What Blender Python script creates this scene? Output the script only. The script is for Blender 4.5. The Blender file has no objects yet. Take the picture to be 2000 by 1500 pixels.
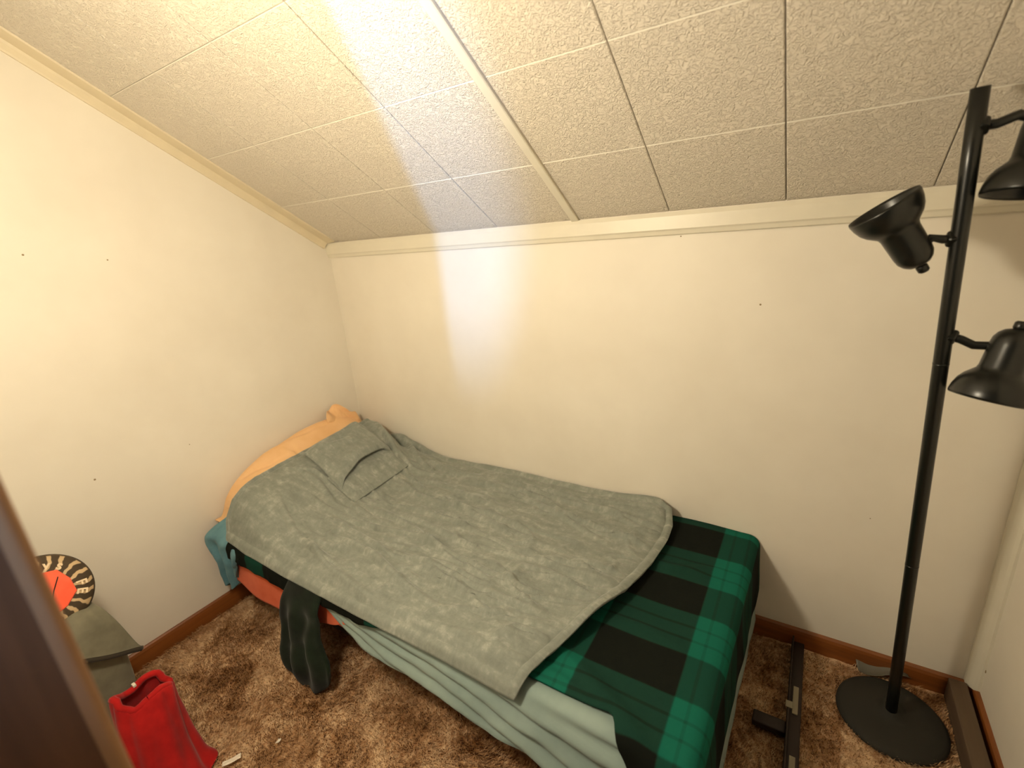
import bpy, bmesh, math, random
import numpy as np
from mathutils import Vector, Matrix, noise
random.seed(7); rng = np.random.default_rng(7)
scene = bpy.context.scene
COL = scene.collection

def srgb(r, g, b, a=1.0):
    f = lambda c: c / 12.92 if c <= 0.04045 else ((c + 0.055) / 1.055) ** 2.4
    return (f(r / 255), f(g / 255), f(b / 255), a)

# ------------------------------------------------------------------ camera
cam_d = bpy.data.cameras.new('camera')
cam = bpy.data.objects.new('camera', cam_d); COL.objects.link(cam)
RT = Vector((0.84751347, 0.52456179, -0.08096819)); DN = Vector((0.09518927, -0.30028879, -0.94908674))
FW = Vector((-0.52216848, 0.79665649, -0.30443145))
m = Matrix(((RT.x, -DN.x, -FW.x, 2.03673), (RT.y, -DN.y, -FW.y, -1.57856), (RT.z, -DN.z, -FW.z, 1.46051), (0, 0, 0, 1)))
cam.matrix_world = m
cam_d.sensor_fit = 'HORIZONTAL'; cam_d.sensor_width = 36.0
cam_d.lens = 926.6 / 2000 * 36.0
cam_d.clip_start = 0.02; cam_d.clip_end = 60
cam_d.dof.use_dof = True
cam_d.dof.focus_distance = 1.45
cam_d.dof.aperture_fstop = (cam_d.lens / 1000) / 0.008      # 8 mm wide opening: the near door jamb goes soft
scene.camera = cam

# ------------------------------------------------------------------ light
world = bpy.data.worlds.new('hall_daylight'); scene.world = world
world.use_nodes = True
world.node_tree.nodes['Background'].inputs[0].default_value = (0.80, 0.88, 1.0, 1)
world.node_tree.nodes['Background'].inputs[1].default_value = 0.03

def add_light(name, kind, loc, energy, color, **kw):
    d = bpy.data.lights.new(name, kind); d.energy = energy; d.color = color
    for k, v in kw.items(): setattr(d, k, v)
    o = bpy.data.objects.new(name, d); o.location = loc; COL.objects.link(o); return o
# warm bulb of the room, just out of the frame to the upper left
add_light('room_bulb', 'POINT', (1.21, -1.43, 1.56), 36, (1.0, 0.89, 0.68), shadow_soft_size=0.06)
# cool daylight coming through the doorway past the jamb
sp = add_light('hall_window_beam', 'SPOT', (2.53, -3.34, 1.35), 450, (0.22, 0.48, 1.0), shadow_soft_size=0.035,
               spot_size=math.radians(32), spot_blend=1.0)
sp.scale = (0.36, 1.0, 1.0)          # a tall narrow gap of daylight
tgt = Vector((0.80, 0.0, 1.74)); sp.rotation_euler = (tgt - Vector(sp.location)).to_track_quat('-Z', 'Y').to_euler()

vs = scene.view_settings
vs.view_transform = 'Standard'; vs.look = 'None'; vs.gamma = 1.0; vs.use_curve_mapping = False
vs.exposure = 0.0

# ------------------------------------------------------------------ materials
class NT:
    def __init__(s, name):
        s.m = bpy.data.materials.new(name); s.m.use_nodes = True
        s.t = s.m.node_tree; s.n = s.t.nodes; s.b = s.n['Principled BSDF']
    def new(s, ty, **kw):
        n = s.n.new(ty)
        for k, v in kw.items(): setattr(n, k, v)
        return n
    def link(s, a, b): s.t.links.new(a, b)
    def set(s, **kw):
        for k, v in kw.items(): s.b.inputs[k.replace('_', ' ')].default_value = v
        return s
    def val(s, x):
        return x
    def math(s, op, a, b=None, c=None, clamp=False):
        n = s.new('ShaderNodeMath', operation=op); n.use_clamp = clamp
        for i, v in enumerate((a, b, c)):
            if v is None: continue
            if isinstance(v, (int, float)): n.inputs[i].default_value = v
            else: s.link(v, n.inputs[i])
        return n.outputs[0]
    def coord(s, which='Object'):
        return s.new('ShaderNodeTexCoord').outputs[which]
    def mapping(s, vec, scale=(1, 1, 1), rot=(0, 0, 0), loc=(0, 0, 0)):
        n = s.new('ShaderNodeMapping'); s.link(vec, n.inputs[0])
        n.inputs['Scale'].default_value = scale; n.inputs['Rotation'].default_value = rot; n.inputs['Location'].default_value = loc
        return n.outputs[0]
    def noise(s, vec, scale, detail=3, rough=0.55, dist=0.0):
        n = s.new('ShaderNodeTexNoise'); s.link(vec, n.inputs['Vector'])
        n.inputs['Scale'].default_value = scale; n.inputs['Detail'].default_value = detail
        n.inputs['Roughness'].default_value = rough; n.inputs['Distortion'].default_value = dist
        return n.outputs[0]
    def ramp(s, fac, stops, interp='LINEAR'):
        n = s.new('ShaderNodeValToRGB'); s.link(fac, n.inputs[0]); r = n.color_ramp; r.interpolation = interp
        while len(r.elements) > len(stops): r.elements.remove(r.elements[-1])
        while len(r.elements) < len(stops): r.elements.new(0.5)
        for e, (p, c) in zip(r.elements, stops): e.position = p; e.color = c
        return n.outputs[0]
    def mix(s, fac, a, b, mode='MIX'):
        n = s.new('ShaderNodeMix', data_type='RGBA', blend_type=mode)
        for i, v in ((0, fac), (6, a), (7, b)):
            if isinstance(v, (int, float)): n.inputs[i].default_value = v
            elif isinstance(v, tuple): n.inputs[i].default_value = v
            else: s.link(v, n.inputs[i])
        return n.outputs[2]
    def color(s, c): s.link(c, s.b.inputs['Base Color']); return s
    def bump(s, h, strength=0.3, dist=0.01, prev=None):
        n = s.new('ShaderNodeBump'); n.inputs['Strength'].default_value = strength; n.inputs['Distance'].default_value = dist
        s.link(h, n.inputs['Height'])
        if prev is not None: s.link(prev, n.inputs['Normal'])
        s.link(n.outputs[0], s.b.inputs['Normal']); return n.outputs[0]

def plain(name, col, rough=0.6, **kw):
    t = NT(name); c = t.coord()
    n = t.noise(c, 14, 3)
    dark = tuple(v * 0.88 for v in col[:3]) + (1,)
    t.color(t.mix(n, dark, col)); t.set(Roughness=rough, **kw); return t.m

def mat_wall():
    t = NT('cream_wall_paint'); c = t.coord()
    n = t.noise(c, 2.2, 4, 0.6)
    t.color(t.ramp(n, [(0.3, srgb(226, 218, 203)), (0.7, srgb(236, 229, 215))]))
    t.set(Roughness=0.55); t.bump(t.noise(c, 160, 2), 0.08, 0.002); return t.m
def mat_tile():
    t = NT('pebbled_ceiling_tile'); c = t.coord()
    info = t.new('ShaderNodeObjectInfo').outputs['Random']
    v = t.new('ShaderNodeCombineXYZ'); 
    for i in range(2): t.link(t.math('MULTIPLY', info, 13.0 + 9 * i), v.inputs[i])
    add = t.new('ShaderNodeVectorMath', operation='ADD'); t.link(c, add.inputs[0]); t.link(v.outputs[0], add.inputs[1])
    p = add.outputs[0]
    n1 = t.noise(p, 78, 2, 0.5, 1.4)
    n2 = t.noise(p, 40, 2, 0.5, 0.8)
    ridge = t.ramp(n1, [(0.42, (0, 0, 0, 1)), (0.52, (1, 1, 1, 1)), (0.62, (0.55, 0.55, 0.55, 1))])
    h = t.math('ADD', ridge, t.math('MULTIPLY', n2, 1.2))
    t.color(t.mix(t.noise(p, 3, 2), srgb(214, 205, 189), srgb(222, 213, 198)))
    t.set(Roughness=0.8); t.b.inputs['Specular IOR Level'].default_value = 0.2; t.bump(h, 0.6, 0.005); return t.m
def mat_wood(name, c1, c2, rough=0.4, axis=0):
    t = NT(name); c = t.coord()
    sc = [30, 30, 30]; sc[axis] = 1.6
    n = t.noise(t.mapping(c, tuple(sc)), 1.0, 5, 0.6, 0.7)
    t.color(t.ramp(n, [(0.3, c1), (0.7, c2)])); t.set(Roughness=rough)
    t.bump(n, 0.12, 0.002); return t.m
def mat_carpet():
    t = NT('brown_shag_carpet'); c = t.coord()
    big = t.noise(c, 7, 4, 0.65, 0.6)
    sm = t.noise(t.mapping(c, (70, 45, 40), (0, 0, 0.6)), 1.0, 3, 0.7)
    f = t.math('ADD', t.math('MULTIPLY', big, 0.62), t.math('MULTIPLY', sm, 0.38))
    t.color(t.ramp(f, [(0.36, srgb(106, 68, 36)), (0.48, srgb(174, 134, 96)), (0.60, srgb(220, 188, 150))]))
    t.set(Roughness=0.95); t.b.inputs['Specular IOR Level'].default_value = 0.1
    t.bump(sm, 0.5, 0.01); return t.m
def mat_plush():
    t = NT('grey_plush'); c = t.coord('UV')
    st = t.math('ADD', t.math('MULTIPLY', t.noise(t.mapping(c, (9, 26, 1), (0, 0, 0.2)), 1.0, 5, 0.75, 0.2), 0.6), t.math('MULTIPLY', t.noise(t.mapping(c, (34, 22, 1), (0, 0, -0.9)), 1.0, 4, 0.75, 0.2), 0.4))
    fine = t.noise(t.mapping(c, (60, 60, 1)), 1.0, 4, 0.7)
    f = t.math('ADD', t.math('MULTIPLY', st, 0.8), t.math('MULTIPLY', fine, 0.2))
    t.color(t.ramp(f, [(0.38, srgb(116, 120, 112)), (0.52, srgb(132, 136, 127)), (0.64, srgb(162, 163, 152))]))
    t.set(Roughness=0.85, Sheen_Weight=0.35, Sheen_Roughness=0.4)
    t.b.inputs['Sheen Tint'].default_value = (0.9, 0.93, 0.88, 1)
    t.b.inputs['Specular IOR Level'].default_value = 0.15
    t.bump(t.math('ADD', fine, t.math('MULTIPLY', st, 1.5)), 0.22, 0.006); return t.m
def stripe(t, v, edges, soft=0.004):
    """1 inside any of the [a,b] intervals of coordinate v"""
    out = None
    for a, b in edges:
        up = t.math('SMOOTH_MIN', 1.0, 1.0, 0.0)
        s1 = t.new('ShaderNodeMapRange', interpolation_type='SMOOTHSTEP'); t.link(v, s1.inputs[0])
        s1.inputs[1].default_value = a - soft; s1.inputs[2].default_value = a + soft
        s2 = t.new('ShaderNodeMapRange', interpolation_type='SMOOTHSTEP'); t.link(v, s2.inputs[0])
        s2.inputs[1].default_value = b - soft; s2.inputs[2].default_value = b + soft
        q = t.math('MULTIPLY', s1.outputs[0], t.math('SUBTRACT', 1.0, s2.outputs[0]))
        out = q if out is None else t.math('MAXIMUM', out, q)
    return out
def mat_plaid(name='green_black_plaid', gain=1.0):
    t = NT(name); uv = t.coord('UV')
    wob = t.new('ShaderNodeSeparateXYZ'); t.link(uv, wob.inputs[0])
    a, b = wob.outputs[0], wob.outputs[1]
    A = [(x0, x0 + 0.115) for x0 in (0.33, 0.655, 0.98, 1.305, 1.51, 1.852)]
    B = [(y0, y0 + 0.145) for y0 in (-0.105, 0.185, 0.455, 0.725, 1.0)]
    wa, wb = stripe(t, a, A), stripe(t, b, B)
    ta = stripe(t, a, [(x0 + d - 0.004, x0 + d + 0.004) for x0 in (1.51, 1.852) for d in (0.035, 0.08)], 0.002)
    tb = stripe(t, b, [(y0 + d - 0.004, y0 + d + 0.004) for y0 in (-0.105, 0.185, 0.455, 0.725, 1.0) for d in (0.05, 0.095)], 0.002)
    wa = t.math('SUBTRACT', wa, t.math('MULTIPLY', ta, 0.25))
    wb = t.math('SUBTRACT', wb, t.math('MULTIPLY', tb, 0.4))
    f = t.math('MULTIPLY', t.math('ADD', t.math('MULTIPLY', wa, 1.15), t.math('MULTIPLY', wb, 0.85)), 0.5, clamp=True)
    nz = t.noise(t.mapping(uv, (90, 90, 1)), 1, 3, 0.7)
    f2 = t.math('ADD', f, t.math('MULTIPLY', t.math('SUBTRACT', nz, 0.5), 0.08))
    g = lambda r, gg, bb: tuple(v * gain for v in srgb(r, gg, bb)[:3]) + (1,)
    t.color(t.ramp(f2, [(0.0, g(20, 23, 18)), (0.12, g(21, 25, 19)), (0.42, g(24, 54, 44)), (0.62, g(20, 64, 52)), (0.98, g(21, 93, 76))]))
    t.set(Roughness=0.95, Sheen_Weight=0.0)
    t.b.inputs['Specular IOR Level'].default_value = 0.1
    t.bump(nz, 0.25, 0.003); return t.m
def mat_cloth(name, c1, c2, scale=9, rough=0.85, sheen=0.1, weave=220, bump=0.12):
    t = NT(name); c = t.coord()
    n = t.noise(c, scale, 4, 0.6)
    t.color(t.ramp(n, [(0.33, c1), (0.67, c2)])); t.set(Roughness=rough, Sheen_Weight=sheen)
    t.b.inputs['Specular IOR Level'].default_value = 0.15
    t.bump(t.noise(c, weave, 2), bump, 0.002); return t.m

M = {}
M['wall'] = mat_wall(); M['tile'] = mat_tile()
M['edge_highlight'] = plain('tile_edge_highlight', srgb(230, 224, 208), 0.6)  # paler than the tile: highlight along the row bevels put into the colour
M['trim'] = plain('cream_trim_paint', srgb(226, 219, 200), 0.4)
M['cove'] = plain('cove_trim_paint', srgb(222, 208, 178), 0.45)
M['backing'] = plain('ceiling_backing', srgb(120, 98, 62), 0.8)
M['base_x'] = mat_wood('orange_baseboard_wood_x', srgb(104, 56, 20), srgb(142, 82, 34), 0.4, 0)
M['base_y'] = mat_wood('orange_baseboard_wood_y', srgb(104, 56, 20), srgb(142, 82, 34), 0.4, 1)
M['plank'] = mat_wood('grey_brown_board', srgb(74, 58, 42), srgb(98, 78, 58), 0.7, 1)
M['jamb'] = mat_wood('brown_door_wood', srgb(80, 48, 26), srgb(106, 66, 38), 0.5, 2)
M['carpet'] = mat_carpet()
M['plush'] = mat_plush()
M['plaid'] = mat_plaid()
M['sheet'] = mat_cloth('pale_aqua_sheet', srgb(132, 149, 143), srgb(148, 165, 157), 6, 0.85)
M['rag'] = mat_cloth('dark_green_flannel_cloth', srgb(12, 15, 10), srgb(30, 44, 30), 7)
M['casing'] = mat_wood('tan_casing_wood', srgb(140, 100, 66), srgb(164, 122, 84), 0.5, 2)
M['coral'] = mat_cloth('coral_ticking', srgb(222, 98, 58), srgb(236, 118, 76), 8)
M['tan'] = mat_cloth('tan_pillowcase', srgb(222, 176, 124), srgb(232, 190, 142), 6)
M['blue'] = mat_cloth('dusty_blue_cloth', srgb(84, 124, 136), srgb(108, 148, 158), 12)
M['olive'] = mat_cloth('olive_grey_cloth', srgb(98, 94, 78), srgb(122, 117, 98), 10)
M['olive_dark'] = mat_cloth('dark_hem', srgb(48, 42, 34), srgb(62, 54, 44), 10)
M['red'] = mat_cloth('red_fleece', srgb(150, 18, 18), srgb(182, 28, 26), 14, sheen=0.12)
M['metal_dark'] = plain('dark_brown_metal', srgb(40, 26, 18), 0.5, Metallic=0.2)
M['lamp'] = plain('black_lamp_enamel', srgb(19, 20, 16), 0.3)
M['lamp_base'] = plain('dusty_black_base', srgb(34, 31, 22), 0.8)
M['glass'] = plain('bulb_glass', srgb(225, 222, 210), 0.12)
M['paper'] = plain('white_paper', srgb(236, 226, 208), 0.7)
M['grey_paper'] = plain('grey_plastic', srgb(104, 100, 88), 0.6)
M['white_tape'] = plain('white_band', srgb(150, 142, 120), 0.7)
M['mark'] = plain('nail_mark', srgb(150, 130, 98), 0.7)
M['orange'] = mat_cloth('bright_orange_patch', srgb(238, 92, 62), srgb(246, 108, 78), 12)
M['cream_print'] = plain('cream_print', srgb(232, 208, 172), 0.7)
M['black_print'] = plain('black_print', srgb(30, 22, 18), 0.7)

# ------------------------------------------------------------------ helpers
def link(me, name, mat=None, parent=None, smooth=False):
    if smooth: me.polygons.foreach_set('use_smooth', [True] * len(me.polygons))
    o = bpy.data.objects.new(name, me); COL.objects.link(o)
    for mm in (mat if isinstance(mat, (list, tuple)) else [mat]):
        if mm: me.materials.append(mm)
    if parent: o.parent = parent
    return o
def from_bm(bm, name, mat=None, parent=None, smooth=False):
    bm.normal_update(); me = bpy.data.meshes.new(name); bm.to_mesh(me); bm.free()
    return link(me, name, mat, parent, smooth)
def tag(o, label, cat, group=None, kind=None):
    o['label'] = label; o['category'] = cat
    if group: o['group'] = group
    if kind: o['kind'] = kind
    return o
def struct(o): o['kind'] = 'structure'; return o
def empty(name, loc):
    o = bpy.data.objects.new(name, None); o.location = loc; o.empty_display_size = 0.05; COL.objects.link(o); return o
def adopt(o, parent):
    """parent an object whose mesh is in world coordinates to an Empty, keeping its place"""
    o.parent = parent; o.matrix_parent_inverse = Matrix.Translation(-Vector(parent.location)); return o
def box_bm(lo, hi, bevel=0.0, seg=2):
    bm = bmesh.new()
    c = [(l + h) / 2 for l, h in zip(lo, hi)]; s = [h - l for l, h in zip(lo, hi)]
    bmesh.ops.create_cube(bm, size=1, matrix=Matrix.Translation(c) @ Matrix.Diagonal((*s, 1)))
    if bevel: bmesh.ops.bevel(bm, geom=bm.edges[:], offset=bevel, segments=seg, profile=0.6, affect='EDGES', clamp_overlap=True)
    return bm
def box(name, lo, hi, mat, parent=None, bevel=0.0, seg=2):
    return from_bm(box_bm(lo, hi, bevel, seg), name, mat, parent, bevel > 0)
def grid(name, P, mat, parent=None, UV=None, solid=0.0, offset=0.0, closed_u=False, smooth=True, subd=0):
    """P: (nu,nv,3) array -> quad grid mesh in world coordinates"""
    P = np.asarray(P, float); nu, nv = P.shape[:2]
    idx = np.arange(nu * nv).reshape(nu, nv)
    if closed_u: idx = np.vstack([idx, idx[:1]])
    a, b, c, d = idx[:-1, :-1], idx[1:, :-1], idx[1:, 1:], idx[:-1, 1:]
    F = np.stack([a, b, c, d], -1).reshape(-1, 4)
    me = bpy.data.meshes.new(name); me.from_pydata(P.reshape(-1, 3).tolist(), [], F.tolist())
    if UV is not None:
        uv = me.uv_layers.new(name='UVMap'); U = np.asarray(UV, float).reshape(-1, 2)
        uv.data.foreach_set('uv', U[F.reshape(-1)].reshape(-1))
    me.update()
    o = link(me, name, mat, parent, smooth)
    if solid:
        s = o.modifiers.new('thickness', 'SOLIDIFY'); s.thickness = solid; s.offset = offset
    if subd:
        s = o.modifiers.new('smooth', 'SUBSURF'); s.levels = s.render_levels = subd
    return o
def lathe_bm(profile, seg=40):
    """profile (s, r) along +Z"""
    bm = bmesh.new(); rings = []
    for s, r in profile:
        if r < 1e-6: rings.append([bm.verts.new((0, 0, s))])
        else: rings.append([bm.verts.new((r * math.cos(2 * math.pi * k / seg), r * math.sin(2 * math.pi * k / seg), s)) for k in range(seg)])
    for A, B in zip(rings[:-1], rings[1:]):
        for k in range(seg):
            k2 = (k + 1) % seg
            if len(A) == 1 and len(B) == 1: continue
            if len(A) == 1: bm.faces.new((A[0], B[k], B[k2]))
            elif len(B) == 1: bm.faces.new((A[k], B[0], A[k2]))
            else: bm.faces.new((A[k], B[k], B[k2], A[k2]))
    bmesh.ops.recalc_face_normals(bm, faces=bm.faces[:])
    return bm
def tube_bm(pts, radii, seg=16, caps=True, flat=None):
    pts = [Vector(p) for p in pts]; n = len(pts)
    if not isinstance(radii, (list, tuple)): radii = [radii] * n
    bm = bmesh.new(); rings = []; up = None
    for i, p in enumerate(pts):
        t = (pts[min(i + 1, n - 1)] - pts[max(i - 1, 0)]).normalized()
        if up is None:
            up = Vector((0, 0, 1)) if abs(t.z) < 0.9 else Vector((0, 1, 0))
        x = t.cross(up).normalized(); y = x.cross(t).normalized(); up = y
        r = radii[i]
        rings.append([bm.verts.new(p + (x * math.cos(a) * r + y * math.sin(a) * r * (flat or 1))) for a in [2 * math.pi * k / seg for k in range(seg)]])
    for A, B in zip(rings[:-1], rings[1:]):
        for k in range(seg): bm.faces.new((A[k], A[(k + 1) % seg], B[(k + 1) % seg], B[k]))
    if caps: bm.faces.new(rings[0][::-1]); bm.faces.new(rings[-1])
    bmesh.ops.recalc_face_normals(bm, faces=bm.faces[:])
    return bm
def extrude_profile(name, prof, p0, p1, ax_u, ax_v, mat, parent=None, smooth=False):
    """2D profile (u,v) swept from p0 to p1"""
    bm = bmesh.new(); p0, p1, ax_u, ax_v = map(Vector, (p0, p1, ax_u, ax_v))
    A = [bm.verts.new(p0 + ax_u * u + ax_v * v) for u, v in prof]; B = [bm.verts.new(p1 + ax_u * u + ax_v * v) for u, v in prof]
    n = len(prof)
    for k in range(n): bm.faces.new((A[k], A[(k + 1) % n], B[(k + 1) % n], B[k]))
    bm.faces.new(A[::-1]); bm.faces.new(B)
    bmesh.ops.recalc_face_normals(bm, faces=bm.faces[:])
    return from_bm(bm, name, mat, parent, smooth)
def sstep(x, a, b):
    t = np.clip((np.asarray(x, float) - a) / (b - a), 0, 1); return t * t * (3 - 2 * t)
def interp(x, xs, ys): return np.interp(x, xs, ys)
def sinterp(x, xs, ys):
    """smooth (averaged) interpolation"""
    w = (max(xs) - min(xs)) * 0.02; x = np.asarray(x, float)
    return sum(np.interp(x + k * w, xs, ys) for k in (-2, -1, 0, 1, 2)) / 5
def fbm(X, Y, seed=0, oct=4, lac=2.0, gain=0.5):
    """cheap smooth 2-D value noise on arrays, about -1..1"""
    out = np.zeros(np.broadcast(X, Y).shape); amp = 1.0; fr = 1.0; tot = 0
    for o in range(oct):
        x = X * fr + 17.3 * o + seed * 7.1; y = Y * fr + 5.7 * o + seed * 3.3
        xi = np.floor(x).astype(int); yi = np.floor(y).astype(int); xf = x - xi; yf = y - yi
        u = xf * xf * xf * (xf * (xf * 6 - 15) + 10); v = yf * yf * yf * (yf * (yf * 6 - 15) + 10)
        def h(i, j):
            n = (i * 374761393 + j * 668265263 + seed * 974711 + o * 1274126177) & 0xffffffff
            n = ((n ^ (n >> 13)) * 1274126177) & 0xffffffff
            return ((n ^ (n >> 16)) & 0xffff) / 32767.5 - 1
        out += amp * ((h(xi, yi) * (1 - u) + h(xi + 1, yi) * u) * (1 - v) + (h(xi, yi + 1) * (1 - u) + h(xi + 1, yi + 1) * u) * v)
        tot += amp; amp *= gain; fr *= lac
    return out / tot
def creases(X, Y, lines):
    """soft ridges along polylines: (points, height, width)"""
    out = np.zeros(np.shape(X))
    for pts, hgt, wid in lines:
        best = np.full(np.shape(X), 1e9); tt = np.zeros(np.shape(X)); n = len(pts) - 1
        for k, ((x0, y0), (x1, y1)) in enumerate(zip(pts[:-1], pts[1:])):
            dx, dy = x1 - x0, y1 - y0; L = dx * dx + dy * dy
            t = np.clip(((X - x0) * dx + (Y - y0) * dy) / L, 0, 1)
            d = (X - x0 - t * dx) ** 2 + (Y - y0 - t * dy) ** 2
            q = d < best; best = np.where(q, d, best); tt = np.where(q, (k + t) / n, tt)
        out += hgt * np.exp(-best / (2 * wid * wid)) * np.sin(np.pi * np.clip(tt, 0.04, 0.96)) ** 0.6
    return out

# ------------------------------------------------------------------ setting
W, H, S = 2.5558, 1.48, 0.5732
CS, SN = math.cos(S), math.sin(S)
def slope(x, t, d=0.0):           # point on the sloped ceiling; d = distance below it
    return Vector((x, -CS * t - SN * d, H + SN * t - CS * d))
YF, ZC, TC = -1.532, 2.30, (2.30 - 1.48) / SN      # front wall, flat ceiling, end of the slope
YR = -TC * CS

struct(box('floor', (-0.1, -2.6, -0.08), (W + 0.1, 0.1, -0.004), M['carpet']))
def wall_poly(name, pts, thick, mat):
    bm = bmesh.new(); A = [bm.verts.new(p) for p in pts]; B = [bm.verts.new(Vector(p) + Vector(thick)) for p in pts]
    n = len(pts)
    bm.faces.new(A); bm.faces.new(B[::-1])
    for k in range(n): bm.faces.new((A[k], B[k], B[(k + 1) % n], A[(k + 1) % n]))
    bmesh.ops.recalc_face_normals(bm, faces=bm.faces[:])
    return struct(from_bm(bm, name, mat))
side = lambda x, y1: [(x, 0, -0.05), (x, 0, H), (x, YR, ZC), (x, y1, ZC), (x, y1, -0.05)]
wl = wall_poly('wall_left', side(0, -1.63), (-0.1, 0, 0), M['wall'])
wr = wall_poly('wall_right', side(W, -1.63), (0.1, 0, 0), M['wall'])
wb = struct(box('wall_back', (-0.1, 0, -0.05), (W + 0.1, 0.1, H + 0.06), M['wall']))
# front wall with the doorway the photograph is taken from
wf = wall_poly('wall_front', [(0, YF, -0.05), (1.50, YF, -0.05), (1.50, YF, 2.05), (W, YF, 2.05), (W, YF, ZC + 0.02), (0, YF, ZC + 0.02)], (0, -0.12, 0), M['wall'])

ceil_bm = bmesh.new()
q = [slope(-0.1, -0.05, -0.016), slope(W + 0.1, -0.05, -0.016), slope(W + 0.1, TC, -0.016), Vector((W + 0.1, -1.63, ZC + 0.016)), Vector((-0.1, -1.63, ZC + 0.016)), slope(-0.1, TC, -0.016)]
V = [ceil_bm.verts.new(v) for v in q]; V2 = [ceil_bm.verts.new(v + Vector((0, 0.05, 0.09))) for v in q]
for f in ((0, 1, 2, 5), (5, 2, 3, 4)):
    ceil_bm.faces.new([V[i] for i in f]); ceil_bm.faces.new([V2[i] for i in f][::-1])
for a, b in ((0, 1), (1, 2), (2, 3), (3, 4), (4, 5), (5, 0)): ceil_bm.faces.new((V[a], V2[a], V2[b], V[b]))
bmesh.ops.recalc_face_normals(ceil_bm, faces=ceil_bm.faces[:])
ceiling = struct(from_bm(ceil_bm, 'ceiling', M['backing']))
def ceiling_tile(x0, x1, t0, t1, flat=False):
    """one pebbled tile with bevelled edges, face at d = 0"""
    g = 0.0011; x0 += g; x1 -= g; t0 += 0.0006; t1 -= 0.0006
    bx, bt, dp = 0.0022, 0.0017, 0.0018
    bm = bmesh.new()
    ring = lambda ix, it, z: [bm.verts.new(v) for v in ((x0 + ix, t0 + it, z), (x1 - ix, t0 + it, z), (x1 - ix, t1 - it, z), (x0 + ix, t1 - it, z))]
    a, b, c = ring(0, 0, 0.013), ring(0, 0, dp), ring(bx, bt, 0)
    bm.faces.new(c)
    for k in range(4):
        j = (k + 1) % 4
        bm.faces.new((a[k], a[j], b[j], b[k]))
        f = bm.faces.new((b[k], b[j], c[j], c[k]))
        if k in (0, 2): f.material_index = 1
    bmesh.ops.recalc_face_normals(bm, faces=bm.faces[:])
    # local (x, t, depth above face) -> world
    for v in bm.verts:
        x, t, d = v.co
        v.co = slope(x, t, -d) if not flat else Vector((x, YR - t, ZC + d))
    o = from_bm(bm, 'ceiling_tile', [M['tile'], M['edge_highlight']], ceiling); return o
XS = [0.0, 0.061, 0.373, 0.686, 0.998, 1.3225, 1.634, 1.947, 2.255, W]
TS = [0.0, 0.297, 0.608, 0.913, 1.218, TC]
for x0, x1 in zip(XS[:-1], XS[1:]):
    for t0, t1 in zip(TS[:-1], TS[1:]): ceiling_tile(x0, x1, t0, t1)
    ceiling_tile(x0, x1, 0, -1.51 * -1 + YR, True)
# batten over the sheet joint
extrude_profile('batten', [(-0.0135, -0.001), (0.0135, -0.001), (0.0135, 0.008), (0.011, 0.010), (-0.011, 0.010), (-0.0135, 0.008)],
                slope(1.3215, 0.0), slope(1.3215, TC), (1, 0, 0), slope(0, 0, 1) - slope(0, 0, 0), M['trim'], ceiling)
# moulding under the slope
tm = extrude_profile('trim_1', [(0, -0.0005), (0, 0.012), (-0.012, 0.0155), (-0.05, 0.0165), (-0.055, 0.013), (-0.066, 0.010), (-0.069, 0.006), (-0.069, -0.0005)],
                (0.0, 0, H - 0.001), (W, 0, H - 0.001), (0, 0, 1), (0, -1, 0), M['trim']); struct(tm)
# two-legged cove strip between left wall and slope
dn = slope(0, 0, 1) - slope(0, 0, 0)
tc = extrude_profile('trim_2', [(0, 0), (0.068, 0), (0.066, 0.005), (0.018, 0.009), (0.0135, 0.016), (0.009, 0.031), (0.006, 0.036), (0, 0.036)],
                slope(0, 0.012), slope(0, TC), (1, 0, 0), dn, M['cove']); struct(tc)
tv = extrude_profile('trim_3', [(0, 0), (-0.030, 0), (-0.029, 0.007), (-0.022, 0.014), (-0.012, 0.022), (-0.006, 0.030), (0, 0.031)],
                (W, 0, 0.07), (W, 0, H), (1, 0, 0), (0, -1, 0), M['trim']); struct(tv)
bprof = [(0, 0), (0.013, 0), (0.013, 0.066), (0.010, 0.076), (0.005, 0.081), (0, 0.081)]
struct(extrude_profile('baseboard_back', bprof, (0, 0, -0.004), (W, 0, -0.004), (0, -1, 0), (0, 0, 1), M['base_x']))
struct(extrude_profile('baseboard_left', bprof, (0, -0.013, -0.004), (0, YF, -0.004), (1, 0, 0), (0, 0, 1), M['base_y']))
struct(extrude_profile('baseboard_right', bprof, (W, -0.013, -0.004), (W, -1.63, -0.004), (-1, 0, 0), (0, 0, 1), M['base_y']))
# door jamb and casing of the doorway, close to the camera
prof = [(1.53, YF + 0.002), (1.53, -1.60), (1.518, -1.60), (1.518, -1.635), (1.53, -1.635), (1.53, -1.655), (1.41, -1.655), (1.41, -1.632), (1.502, -1.632), (1.502, YF + 0.002)]
door = struct(extrude_profile('door_1', prof, (0, 0, -0.004), (0, 0, 2.04), (1, 0, 0), (0, 1, 0), M['jamb']))
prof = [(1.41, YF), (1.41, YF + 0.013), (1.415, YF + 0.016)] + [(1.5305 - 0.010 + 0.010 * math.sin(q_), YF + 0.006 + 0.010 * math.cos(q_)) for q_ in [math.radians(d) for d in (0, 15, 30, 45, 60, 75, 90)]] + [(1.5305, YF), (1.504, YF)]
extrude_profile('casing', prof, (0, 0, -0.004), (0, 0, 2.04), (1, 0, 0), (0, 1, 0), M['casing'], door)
struct(box('trim_4', (1.53, -1.64, 2.01), (W, YF + 0.012, 2.06), M['jamb'], None, 0.003))
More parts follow.
